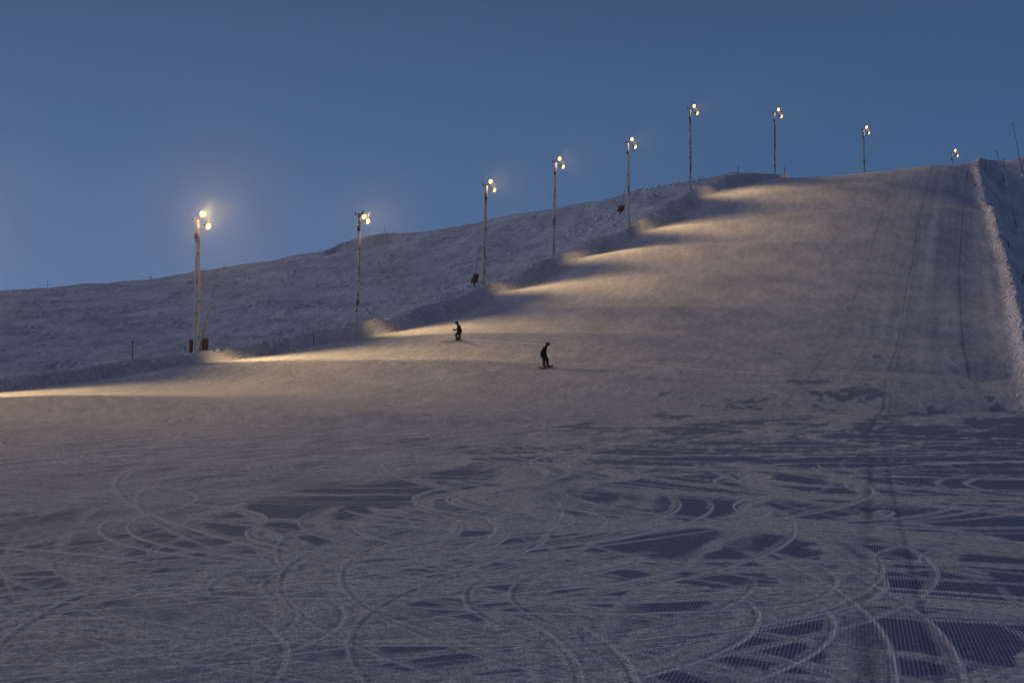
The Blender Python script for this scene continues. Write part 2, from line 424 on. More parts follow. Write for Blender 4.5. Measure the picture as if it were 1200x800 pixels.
def snow_material():
    m, t, b = mat('snow', (.8, .8, .8), .7)
    geo = nd(t, 'ShaderNodeNewGeometry')
    def at(nm):
        a = nd(t, 'ShaderNodeAttribute'); a.attribute_name = nm; return a.outputs['Fac']
    loose, crest, grv, lat, run = at('loose'), at('crest'), at('groove'), at('lateral'), at('run')
    n1 = nd(t, 'ShaderNodeTexNoise', Scale=14.0, Detail=5.0, Roughness=.75)
    n2 = nd(t, 'ShaderNodeTexNoise', Scale=46.0, Detail=3.0, Roughness=.7)
    n3 = nd(t, 'ShaderNodeTexNoise', Scale=1.6, Detail=6.0, Roughness=.7)
    for n in (n1, n2, n3): t.links.new(geo.outputs['Position'], n.inputs['Vector'])
    # loose mask broken up by grain
    lm = mth(t, 'ADD', loose, mth(t, 'MULTIPLY', mth(t, 'SUBTRACT', n1.outputs['Fac'], .5), 1.1))
    lm = mth(t, 'MULTIPLY', lm, 1.0)
    lm = mth(t, 'MINIMUM', mth(t, 'MAXIMUM', lm, 0.0), 1.0)
    r = nd(t, 'ShaderNodeValToRGB')  # icy hard to loose; lamp light caught by rough snow painted in too
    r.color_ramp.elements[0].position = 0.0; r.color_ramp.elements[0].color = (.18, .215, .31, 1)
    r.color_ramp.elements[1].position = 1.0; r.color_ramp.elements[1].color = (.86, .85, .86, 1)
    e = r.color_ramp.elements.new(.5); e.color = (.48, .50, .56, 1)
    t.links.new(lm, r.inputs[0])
    # groove darker, crest of thrown powder whiter
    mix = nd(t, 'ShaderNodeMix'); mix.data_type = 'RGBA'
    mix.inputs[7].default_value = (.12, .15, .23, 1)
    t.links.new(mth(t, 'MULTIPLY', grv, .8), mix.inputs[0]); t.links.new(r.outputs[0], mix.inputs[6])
    mix2 = nd(t, 'ShaderNodeMix'); mix2.data_type = 'RGBA'; mix2.inputs[7].default_value = (.93, .92, .92, 1)
    cr = mth(t, 'MULTIPLY', crest, mth(t, 'ADD', n2.outputs['Fac'], .3))
    cr = mth(t, 'MINIMUM', cr, 1.0)
    t.links.new(cr, mix2.inputs[0]); t.links.new(mix.outputs[2], mix2.inputs[6])
    gr = mth(t, 'ADD', mth(t, 'MULTIPLY', mth(t, 'SUBTRACT', n2.outputs['Fac'], .5), 3.0), mth(t, 'MULTIPLY', mth(t, 'SUBTRACT', n1.outputs['Fac'], .5), 2.2))  # shading and bright specks of the crumbs painted into the colour
    gr = mth(t, 'MULTIPLY', gr, mth(t, 'ADD', mth(t, 'MULTIPLY', lm, .8), .15))
    gr = mth(t, 'MINIMUM', mth(t, 'MAXIMUM', mth(t, 'ADD', gr, .94), .45), 1.25)
    vm = nd(t, 'ShaderNodeVectorMath'); vm.operation = 'SCALE'; t.links.new(mix2.outputs[2], vm.inputs[0]); t.links.new(gr, vm.inputs['Scale'])
    t.links.new(vm.outputs[0], b.inputs['Base Color'])
    # relief: corduroy where it is still groomed, crumbs where it is loose
    cord = mth(t, 'SINE', mth(t, 'MULTIPLY', lat, 2 * math.pi / 0.025))
    hard = mth(t, 'MULTIPLY', mth(t, 'SUBTRACT', 1.0, lm), run)
    hC = mth(t, 'MULTIPLY', mth(t, 'MULTIPLY', cord, 0.0014), hard)
    amp = mth(t, 'ADD', mth(t, 'MULTIPLY', lm, 1.0), .12)
    hN = mth(t, 'MULTIPLY', mth(t, 'ADD', mth(t, 'MULTIPLY', mth(t, 'SUBTRACT', n1.outputs['Fac'], .5), .034), mth(t, 'MULTIPLY', mth(t, 'SUBTRACT', n2.outputs['Fac'], .5), .034)), amp)
    hB = mth(t, 'MULTIPLY', mth(t, 'MULTIPLY', mth(t, 'SUBTRACT', n3.outputs['Fac'], .5), .22), mth(t, 'SUBTRACT', 1.0, run))
    mp = nd(t, 'ShaderNodeMapping'); mp.inputs['Scale'].default_value = (1.5, 1.2, 1); mp.inputs['Rotation'].default_value = (0, 0, .25)
    t.links.new(geo.outputs['Position'], mp.inputs['Vector'])
    n4 = nd(t, 'ShaderNodeTexNoise', Scale=2.6, Detail=7.0, Roughness=.72); t.links.new(mp.outputs[0], n4.inputs['Vector'])
    hB = mth(t, 'ADD', hB, mth(t, 'MULTIPLY', mth(t, 'SUBTRACT', n4.outputs['Fac'], .5), mth(t, 'ADD', mth(t, 'MULTIPLY', lm, .012), .005)))
    h = mth(t, 'ADD', mth(t, 'ADD', hC, hN), hB)
    bp = nd(t, 'ShaderNodeBump', Strength=1.0, Distance=1.0)
    t.links.new(h, bp.inputs['Height']); t.links.new(bp.outputs[0], b.inputs['Normal'])
    t.links.new(mth(t, 'ADD', mth(t, 'MULTIPLY', lm, .1), .78), b.inputs['Roughness'])
    b.inputs['Specular IOR Level'].default_value = .05
    return m
SNOW = snow_material()
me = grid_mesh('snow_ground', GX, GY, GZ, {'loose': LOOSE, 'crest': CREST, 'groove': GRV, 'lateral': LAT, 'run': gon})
ground = link('snow_ground', me, SNOW)
tag(ground, 'groomed ski run and wind-blown hillside under tracked snow', None, None, 'structure')

CLOD = noisy('clod_snow', (.62, .64, .7), (.85, .85, .87), 9, .8, 0, .6, .03)
WOOD = None
def rime_material():
    m, t, b = mat('rimed_wood', (.1, .07, .05), .8)
    a = nd(t, 'ShaderNodeAttribute'); a.attribute_name = 'rime'
    tc = nd(t, 'ShaderNodeTexCoord'); n = nd(t, 'ShaderNodeTexNoise', Scale=7.0, Detail=5.0)
    t.links.new(tc.outputs['Object'], n.inputs['Vector'])
    f = mth(t, 'ADD', a.outputs['Fac'], mth(t, 'MULTIPLY', mth(t, 'SUBTRACT', n.outputs['Fac'], .5), 1.4))
    r = nd(t, 'ShaderNodeValToRGB'); r.color_ramp.elements[0].position = .35; r.color_ramp.elements[1].position = .62
    r.color_ramp.elements[0].color = (.085, .062, .050, 1); r.color_ramp.elements[1].color = (.55, .52, .50, 1)
    t.links.new(f, r.inputs[0]); t.links.new(r.outputs[0], b.inputs['Base Color'])
    bp = nd(t, 'ShaderNodeBump', Strength=.8, Distance=.04); t.links.new(n.outputs['Fac'], bp.inputs['Height']); t.links.new(bp.outputs[0], b.inputs['Normal'])
    return m
RIMED = rime_material()
STEEL = noisy('dark_steel', (.03, .03, .032), (.08, .08, .085), 12, .5, .6)
ALU = noisy('rimed_alloy', (.22, .21, .20), (.5, .5, .5), 6, .6, .2)
ORANGE = noisy('faded_orange_mat', (.16, .036, .018), (.10, .028, .016), 5, .75)
BAMBOO = noisy('stake_wood', (.10, .035, .025), (.2, .08, .05), 8, .7)
BLACK = noisy('black_cloth', (.006, .006, .008), (.014, .014, .018), 20, .85)
DKBLUE = noisy('dark_shell', (.008, .009, .014), (.018, .02, .028), 20, .8)
SKIN = noisy('skin', (.35, .2, .15), (.42, .25, .19), 20, .6)
GLASSY = noisy('goggle_lens', (.01, .01, .015), (.02, .02, .03), 5, .1)
BOARD = noisy('board_top', (.008, .008, .01), (.016, .016, .02), 3, .75)

def lens_material():
    m, t, b = mat('lit_lens', (.10, .07, .03), .5)
    tc = nd(t, 'ShaderNodeTexCoord'); ln = nd(t, 'ShaderNodeVectorMath'); ln.operation = 'LENGTH'
    t.links.new(tc.outputs['Object'], ln.inputs[0])
    r = nd(t, 'ShaderNodeValToRGB')
    el = r.color_ramp.elements
    el[0].position = .0; el[0].color = (1, .92, .70, 1)
    el[1].position = .34; el[1].color = (.22, .085, .006, 1)
    e = el.new(.20); e.color = (1, .60, .16, 1)
    t.links.new(ln.outputs['Value'], r.inputs[0])
    t.links.new(r.outputs[0], b.inputs['Emission Color']); b.inputs['Emission Strength'].default_value = 6.0
    return m
LENS = lens_material()

# ------------------------------------------------------------------ floodlight poles
WARM = (1.0, .64, .27)
def pole_mesh(bm_top, seed, rime, r0, r1):
    """tapered log with rime crust: radius and 'rime' share one field"""
    n, m = 14, 110
    rg = random.Random(seed); ph = rg.uniform(0, 50)
    vs = []; rm = []
    for i in range(m + 1):
        t = i / m; c = Vector(bm_top) * t
        sway = .02 * math.sin(t * 5 + ph)
        for k in range(n):
            a = 2 * math.pi * k / n
            f = float(noise(np.array([t * 7 + ph]), np.array([math.cos(a) * .7 + seed]), 70)[0]) + .5 * float(noise(np.array([t * 34 + ph]), np.array([math.sin(a) * 1.5 + seed]), 71)[0])
            f = f + rime + (.35 if math.cos(a) < 0 else -.05) * .6
            f = max(0, min(1, f)); r = r0 + (r1 - r0) * t + .05 * f * f
            if i < 4: r += .10 * (1 - i / 4)       # snow packed around the foot
            vs.append((c.x + r * math.cos(a) + sway, c.y + r * math.sin(a), c.z)); rm.append(f if i > 3 else 1)
    fs = [(i * n + k, i * n + (k + 1) % n, (i + 1) * n + (k + 1) % n, (i + 1) * n + k) for i in range(m) for k in range(n)]
    fs.append(tuple(range(m * n, m * n + n)))
    me = bpy.data.meshes.new('pole'); me.from_pydata(vs, [], fs)
    a = me.attributes.new('rime', 'FLOAT', 'POINT'); a.data.foreach_set('value', rm)
    me.polygons.foreach_set('use_smooth', [True] * len(me.polygons))
    return me

def aim_matrix(loc, target):
    d = (Vector(target) - Vector(loc)).normalized()
    return d.to_track_quat('-Z', 'Y')

def floodlight(parent, loc, aim, size=1.0):
    """round hooded floodlight; aim = local direction"""
    q = Vector(aim).normalized().to_track_quat('-Z', 'Y')
    bm = bmesh.new()
    # bowl (lens side at -Z)
    prof = [(.30, -.16), (.33, -.15), (.33, -.10), (.29, .02), (.20, .16), (.13, .22), (.12, .36), (.04, .40)]
    n = 18; rings = []
    for (r, z) in prof:
        rings.append([bm.verts.new((r * math.cos(2 * math.pi * k / n), r * math.sin(2 * math.pi * k / n), z)) for k in range(n)])
    for a, b2 in zip(rings, rings[1:]):
        for k in range(n): bm.faces.new((a[k], a[(k + 1) % n], b2[(k + 1) % n], b2[k]))
    bm.faces.new(rings[-1])
    o = from_bm('floodlight', bm, STEEL, parent); o.location = loc; o.rotation_mode = 'QUATERNION'; o.rotation_quaternion = q; o.scale = (size,) * 3
    bm = bmesh.new()
    c = bm.verts.new((0, 0, -.19)); r1 = [bm.verts.new((.2 * math.cos(2 * math.pi * k / n), .2 * math.sin(2 * math.pi * k / n), -.18)) for k in range(n)]
    r2 = [bm.verts.new((.30 * math.cos(2 * math.pi * k / n), .30 * math.sin(2 * math.pi * k / n), -.155)) for k in range(n)]
    for k in range(n):
        bm.faces.new((c, r1[k], r1[(k + 1) % n])); bm.faces.new((r1[k], r2[k], r2[(k + 1) % n], r1[(k + 1) % n]))
    l = from_bm('lens', bm, LENS, o)
    bm = bmesh.new()
    for s in (-1, 1): box(bm, .36 * s, 0, .1, .03, .07, .36)
    box(bm, 0, 0, .30, .75, .07, .03)
    y = from_bm('yoke', bm, STEEL, o, False)
    return o

def spot(parent, loc, aim, power, deg, blend=.85, col=WARM):
    ld = bpy.data.lights.new('lamp_beam', 'SPOT'); ld.energy = power; ld.spot_size = R(deg); ld.spot_blend = blend
    ld.color = col; ld.shadow_soft_size = .22
    o = bpy.data.objects.new('lamp_beam', ld); COL.objects.link(o); o.parent = parent
    a = Vector(aim).normalized(); o.location = Vector(loc) + a * .30
    o.rotation_mode = 'QUATERNION'; o.rotation_quaternion = a.to_track_quat('-Z', 'Y')
    return o

PL = ['tall frosted floodlight pole standing in front of the rusty orange snow-gun pads, farthest left',
      'bare slim floodlight pole with its lit heads drooping right, second from left',
      'thickly rimed floodlight pole beside a small red pad at the bend of the berm',
      'slender rimed floodlight pole whose foot is on the hump of the berm, fourth from left',
      'white-rimed floodlight pole with a thin stay beside it, last one in front of the hillside',
      'floodlight pole banded dark and white, first and highest one standing against open sky',
      'floodlight pole with a leaning stick at its foot on the dark skyline drift',
      'half-height looking floodlight pole rising behind the bare crest of the run',
      'shortest looking floodlight pole, only its twin heads showing above the crest far right']
PL += ['floodlight pole just outside the left edge, next below the leftmost one in view', 'floodlight pole outside the left edge, second below the leftmost one in view', 'floodlight pole outside the left edge, nearest to the camera']
RIME = [.85, .6, .75, .75, .85, .5, .5, .45, .45, .6, .6, .6]
POLE_TOP = []
MORE = [(-34.5, 81), (-46, 60), (-57, 38)]
for i in range(len(POLES) + len(MORE)):
    if i < 9:
        (bx, by, d, tx, ty) = POLES[i]; x, y, z = P(bx, by, d)
    else:
        x, y = MORE[i - 9]; d = y; z = Hp(x, y)
    g = Hp(x, y) - .25
    top = P(tx, ty, d) if i < 9 else (x + .1, y, z + 9.6)
    if i >= 7: top = (top[0], y, top[2])
    e = empty('floodlight_pole', (x, y, g)); tag(e, PL[i], 'floodlight pole', 'floodlight poles lining the ski run')
    v = Vector((top[0] - x, 0, top[2] - g))
    me = pole_mesh(v, i + 3, RIME[i], [.18, .14, .21, .16, .18, .14, .14, .14, .14, .16, .16, .16][i], [.12, .11, .12, .10, .10, .11, .11, .11, .11, .11, .11, .11][i])
    link('pole', me, RIMED, e)
    s = {0: 1.25, 1: 1.1}.get(i, 1.1 if i < 7 else .95)
    s *= (1 + .0034 * (d - 100)) if i < 9 else 1
    bm = bmesh.new()
    tube(bm, [v + Vector((-.38, -.16, .02)), v + Vector((.75 * s, -.16, .02))], .045, 8)
    tube(bm, [v + Vector((-.34, -.16, -.12)), v + Vector((-.34, -.16, .20))], .05, 6)
    tube(bm, [v + Vector((.62 * s, -.16, .02)), v + Vector((.62 * s, -.16, -.45 * s))], .035, 6)
    tube(bm, [v + Vector((.28 * s, -.16, .02)), v + Vector((.28 * s, -.16, .30 * s))], .035, 6)
    from_bm('bracket', bm, STEEL, e)
    up = v + Vector((.30 * s, -.30, .30 * s)); lo = v + Vector((.58 * s, -.30, -.38 * s))
    if i == 1: up = v + Vector((.36, -.3, -.20)); lo = v + Vector((.66, -.3, -.62))
    a_up = Vector((.45, -.85, -.30)); a_lo = Vector((.80, -.55, -.48))
    floodlight(e, up, a_up, s * .56); floodlight(e, lo, a_lo, s * .60)
    if i == 1:   # a dead third head above
        bm = bmesh.new(); tube(bm, [v + Vector((.25, -.2, .02)), v + Vector((.42, -.2, .12))], [.16, .24], 12)
        from_bm('unlit_floodlight', bm, STEEL, e)
    bm = bmesh.new(); box(bm, v.x - .05, -.22, v.z - 1.2, .26, .16, .42, bev=.02)
    from_bm('ballast_box', bm, STEEL, e)
    # beams: one long throw across and down the run, one pool beside the pole
    k = [1.6, 1.05, 1.05, 1, 1, .9, .7, .6, .6, 1.5, 1.7, .9][i]
    b1 = spot(e, lo, (.69, -.03, -.72), 6600 * k, 102, 1.0); b1.scale = (.50, 1, 1)
    spot(e, up, (.66, -.66, -.20), 9000 * k, 100, 1.0)
    pd = bpy.data.lights.new('lamp_spill', 'POINT'); pd.energy = 130; pd.color = WARM; pd.shadow_soft_size = .15
    po = bpy.data.objects.new('lamp_spill', pd); COL.objects.link(po); po.parent = e; po.location = (up + lo) / 2 + Vector((.35, -.25, 0))
    POLE_TOP.append((x, y, g + v.z))
    if i < 9: print('pole', i, to_px(x, y, g + .25), 'want', (bx, by))

# ------------------------------------------------------------------ snow lances with their padded hydrants
def lance(base, tip, label, pads, snowcap, r=.055):
    e = empty('snow_lance', base); tag(e, label, 'snow lance', 'snow-making lances beside the run')
    v = Vector(tip) - Vector(base)
    bm = bmesh.new(); tube(bm, [(0, 0, 0), v * .5, v], [r * 1.25, r, r * .8], 10)
    from_bm('lance_tube', bm, ALU, e)
    bm = bmesh.new(); t = v.normalized(); tube(bm, [v - t * .05, v + t * .05, v + t * .30, v + t * .36], [r * 1.1, r * 1.5, r * 1.45, r * .9], 10)
    from_bm('nozzle_head', bm, ALU, e)
    bm = bmesh.new(); tube(bm, [(0, 0, -.6), (0, 0, .05), v * .06], [.09, .09, .08], 10)
    tube(bm, [(-.02, 0, .3), t * .9 + Vector((.0, .0, -.12))], .025, 6)
    from_bm('mount', bm, STEEL, e)
    for (dx, dy, w_, h_, lean, mt) in pads:
        bm = bmesh.new()   # curved foam mat standing on end
        n = 8; vs = []
        for th_ in (0, .10):
            for k in range(n + 1):
                a = -1.0 + 2.0 * k / n; rr = w_ * .62 - th_
                for zz in (0, .5, 1):
                    vs.append(bm.verts.new((rr * math.sin(a) + lean * zz, -rr * math.cos(a) + rr * .5, -.3 + (h_ + .3) * zz)))
        def ix(s, k, z): return vs[s * (n + 1) * 3 + k * 3 + z]
        for k in range(n):
            for z in (0, 1):
                bm.faces.new((ix(0, k, z), ix(0, k + 1, z), ix(0, k + 1, z + 1), ix(0, k, z + 1)))
                bm.faces.new((ix(1, k, z), ix(1, k, z + 1), ix(1, k + 1, z + 1), ix(1, k + 1, z)))
            bm.faces.new((ix(0, k, 2), ix(0, k + 1, 2), ix(1, k + 1, 2), ix(1, k, 2)))
        for k in (0, n):
            for z in (0, 1): bm.faces.new((ix(0, k, z), ix(0, k, z + 1), ix(1, k, z + 1), ix(1, k, z)))
        o = from_bm('padding_mat', bm, mt, e); o.location = (dx, dy, 0)
    if snowcap:
        bm = bmesh.new(); q = bmesh.ops.create_icosphere(bm, subdivisions=3, radius=snowcap)
        for vv in bm.verts:
            k = 1 + .35 * float(noise(np.array([vv.co.x * 2.2 + base[0]]), np.array([vv.co.z * 2.2 + vv.co.y]), 80)[0])
            vv.co = Vector((vv.co.x * k, vv.co.y * k, vv.co.z * k * .95 + snowcap * .3))
        from_bm('snow_cap', bm, CLOD, e)
    return e
def on(px, py, d, dz=0):
    """point of the ground along this line of sight, near depth d"""
    best = None
    for k in np.linspace(d * .75, d * 1.3, 240):
        x, y, z = P(px, py, k); g = Hp2[0](x, y)
        if z <= g: return (x, y, g + dz)
    x, y, z = P(px, py, d); return (x, y, Hp(x, y) + dz)
Hp2 = [Hp]
BROWNPAD = noisy('rusty_mat', (.17, .058, .028), (.09, .038, .022), 4, .8)
x, y, z = P(232, 411, 102.6); g = Hp(x, y)
tx = P(255, 320, 103.5)
lance((x, y + .3, g), tx, 'long grey snow lance leaning right from behind the leftmost light pole', [(-.52, .2, .42, .92, -.04, ORANGE), (.40, .15, .46, 1.02, .03, BROWNPAD)], 0)
x, y, z = P(556, 326, 148); g = Hp(x, y)
lance((x, y, z - .2), P(562, 291, 148), 'short snow lance with a red mat behind the thickly rimed pole', [(-.1, -.15, .62, .55, .3, BROWNPAD), (.12, -.1, .4, .65, .1, ORANGE)], 0)
x, y, z = P(727, 244, 182)
lance((x, y, z - .2), P(735, 210, 182), 'thin snow lance with red mat left of the last pole before the skyline', [(-.1, -.15, .8, .5, .3, BROWNPAD)], 0, .04)
for (b, tp, lab, cap) in [((1178, 220, 205), (1168, 179, 204), 'leaning snow lance with snow-capped foot, its tip crossing the right skyline', .50),
                     ((1193, 274, 178), (1181, 226, 177), 'lowest leaning snow lance on the dark bank at the right edge', .55),
                     ((1199, 184, 216), (1187, 147, 216), 'highest snow lance standing on the far right skyline', .45)]:
    o = on(*b); t2 = P(*tp)
    dd = o[1]; t2 = P(tp[0], tp[1], dd)
    lance(o, t2, lab, [], cap, .07)

# ------------------------------------------------------------------ marker stakes
ST = [(155, 428, 97, 405, 155, 'dark marker stake in front of the left berm wall'),
      (217, 413, 100.5, 404, 217, 'short stake just left of the orange pads'),
      (367, 413, 110, 400, 368, 'reddish stake on the berm between the first two light poles'),
      (179, 335, 225, 326, 177, 'small stake below the skyline on the left hillside'),
      (56, 336, 250, 324, 55, 'lone stake on the skyline near the left edge'),
      (177, 325, 244, 318, 175, 'tiny stake on the skyline above the small hillside stake'),
      (242, 319, 244, 312, 241, 'thin stake on the skyline right of the leftmost light pole'),
      (265, 316, 246, 306, 263, 'leaning thin stake on the skyline left of the lance tip'),
      (451, 281, 250, 272, 451, 'thin stake on the skyline drift between second and third poles'),
      (865, 208, 206, 199, 865, 'thin stake on the dark drift between the two skyline poles'),
      (820, 211, 203, 206, 820, 'tiny stake just right of the highest pole foot'),
      (918, 207, 215, 190, 920, 'leaning stick at the foot of the seventh pole'),
      (1154, 196, 214, 180, 1155, 'red stake at the top of the bright right berm'),
      (1177, 190, 219, 180, 1176, 'short red stake on the right skyline bank'),
      (1182, 292, 170, 283, 1182, 'dark stake beyond the right berm, upper of two'),
      (1198, 333, 150, 322, 1199, 'dark stake at the right edge beyond the berm, lower of two'),
      (561, 347, 137, 337, 561, 'slim stake on the berm just below the thickly rimed pole')]
for (bx, by, d, ty, tx_, lab) in ST[:16]:
    x, y, z = P(bx, by, d); g = Hp(x, y)
    if by > 250 and abs(g - z) > .6 and d < 200: 
        x, y, g = on(bx, by, d)
    t2 = P(tx_, ty, y)
    L = max(.5, (by - ty) * y / FPX)
    e = empty('marker_stake', (x, y, g)); tag(e, lab, 'stake', 'marker stakes on the snow')
    bm = bmesh.new(); r = .035 if d < 150 else .045
    dx = (tx_ - bx) * y / FPX
    tube(bm, [(0, 0, -.4), (dx * .5, 0, L * .5), (dx, 0, L)], [r * 1.1, r, r * .9], 7)
    from_bm('stick', bm, BAMBOO, e)
    bm = bmesh.new(); tube(bm, [(dx * .82, 0, L * .82), (dx * .96, 0, L * .96)], r * 1.35, 7)
    from_bm('reflector_band', bm, ORANGE, e)

# ------------------------------------------------------------------ clods of pushed-up snow (too many to count)
rc = random.Random(3)
ico = bmesh.new(); bmesh.ops.create_icosphere(ico, subdivisions=1, radius=1)
iv = [v.co.copy() for v in ico.verts]; ifc = [[v.index for v in f.verts] for f in ico.faces]; ico.free()
def clods(name, spots, label):
    V, F = [], []
    Z = H(np.array([s[0] for s in spots]), np.array([s[1] for s in spots]))
    for (x, y, s), z in zip(spots, Z):
        b0 = len(V); ax = Matrix.Rotation(rc.uniform(0, 6), 3, 'Z'); sx, sy, sz = [s * rc.uniform(.6, 1.3) for _ in range(3)]
        for v in iv:
            p = ax @ Vector((v.x * sx, v.y * sy, v.z * sz * .7)) * rc.uniform(.8, 1.15)
            V.append((x + p.x, y + p.y, z + p.z + s * .12))
        F += [[b0 + i for i in f] for f in ifc]
    me = bpy.data.meshes.new(name); me.from_pydata(V, [], F); me.polygons.foreach_set('use_smooth', [True] * len(F))
    o = link(name, me, CLOD); tag(o, label, None, None, 'stuff'); return o
def along(pts, n, spread, off, y0, y1, s0, s1):
    out = []
    seg = [(a, b) for a, b in zip(pts, pts[1:]) if b[1] > y0 and a[1] < y1]
    Ls = [math.dist(a, b) for a, b in seg]
    while len(out) < n:
        (a, b) = rc.choices(seg, Ls)[0]; t = rc.random()
        x = a[0] + (b[0] - a[0]) * t; y = a[1] + (b[1] - a[1]) * t
        if not y0 < y < y1: continue
        dx, dy = b[0] - a[0], b[1] - a[1]; L = math.hypot(dx, dy)
        o = rc.gauss(off, spread)
        out.append((x - dy / L * o, y + dx / L * o, s0 + (s1 - s0) * rc.random() ** 3))
    return out
clods('snow_clods', along(LEFT, 900, .8, -.1, 60, 215, .05, .24), 'crumbly snow clods along the left berm')
clods('snow_clods', along(RIGHT, 1500, .55, .0, 60, 213, .05, .22), 'crumbly snow clods along the bright right berm')
hs = []
for (px, py, d, n, sp, s) in [(535, 331, 150, 60, 2.0, .3), (708, 246, 188, 60, 2.5, .35), (690, 258, 182, 30, 3, .3), (305, 356, 172, 5, .5, .5), (358, 337, 185, 6, 1.0, .35), (304, 393, 122, 3, .3, .22), (290, 402, 116, 4, .6, .15),
                            (175, 397, 116, 12, 2, .12), (440, 345, 160, 10, 3, .25), (380, 362, 150, 8, 3, .2), (760, 226, 205, 30, 3, .35)]:
    x, y, z = P(px, py, d)
    for k in range(n): hs.append((x + rc.gauss(0, sp), y + rc.gauss(0, sp), s * rc.uniform(.4, 1.2)))
for k in range(700):
    d = rc.uniform(105, 250); px = rc.uniform(-40, 760); x, y, z = P(px, 300, d)
    if float(polydist(np.array([x]), np.array([y]), LEFT)[0]) > 2: hs.append((x, y, rc.uniform(.06, .26)))
clods('snow_lumps', hs, 'frozen lumps scattered over the left hillside')

# ------------------------------------------------------------------ people
def skin_mesh(name, verts, edges, root, mt, parent, sub=2):
    names = list(verts); idx = {n: i for i, n in enumerate(names)}
    me = bpy.data.meshes.new(name); me.from_pydata([verts[n][0] for n in names], [(idx[a], idx[b]) for a, b in edges], [])
    o = bpy.data.objects.new(name, me); COL.objects.link(o)
    sk = o.modifiers.new('skin', 'SKIN')
    for i, n in enumerate(names):
        sv = me.skin_vertices[0].data[i]; r = verts[n][1]
        sv.radius = (r, r) if not isinstance(r, tuple) else r
        sv.use_root = (n == root)
    sk.use_smooth_shade = True
    ss = o.modifiers.new('subsurf', 'SUBSURF'); ss.levels = sub; ss.render_levels = sub
    dg = bpy.context.evaluated_depsgraph_get()
    m2 = bpy.data.meshes.new_from_object(o.evaluated_get(dg))
    bpy.data.objects.remove(o); m2.name = name
    o = link(name, m2, None, parent)
    m2.materials.clear(); m2.materials.append(mt)
    m2.polygons.foreach_set('use_smooth', [True] * len(m2.polygons))
    return o

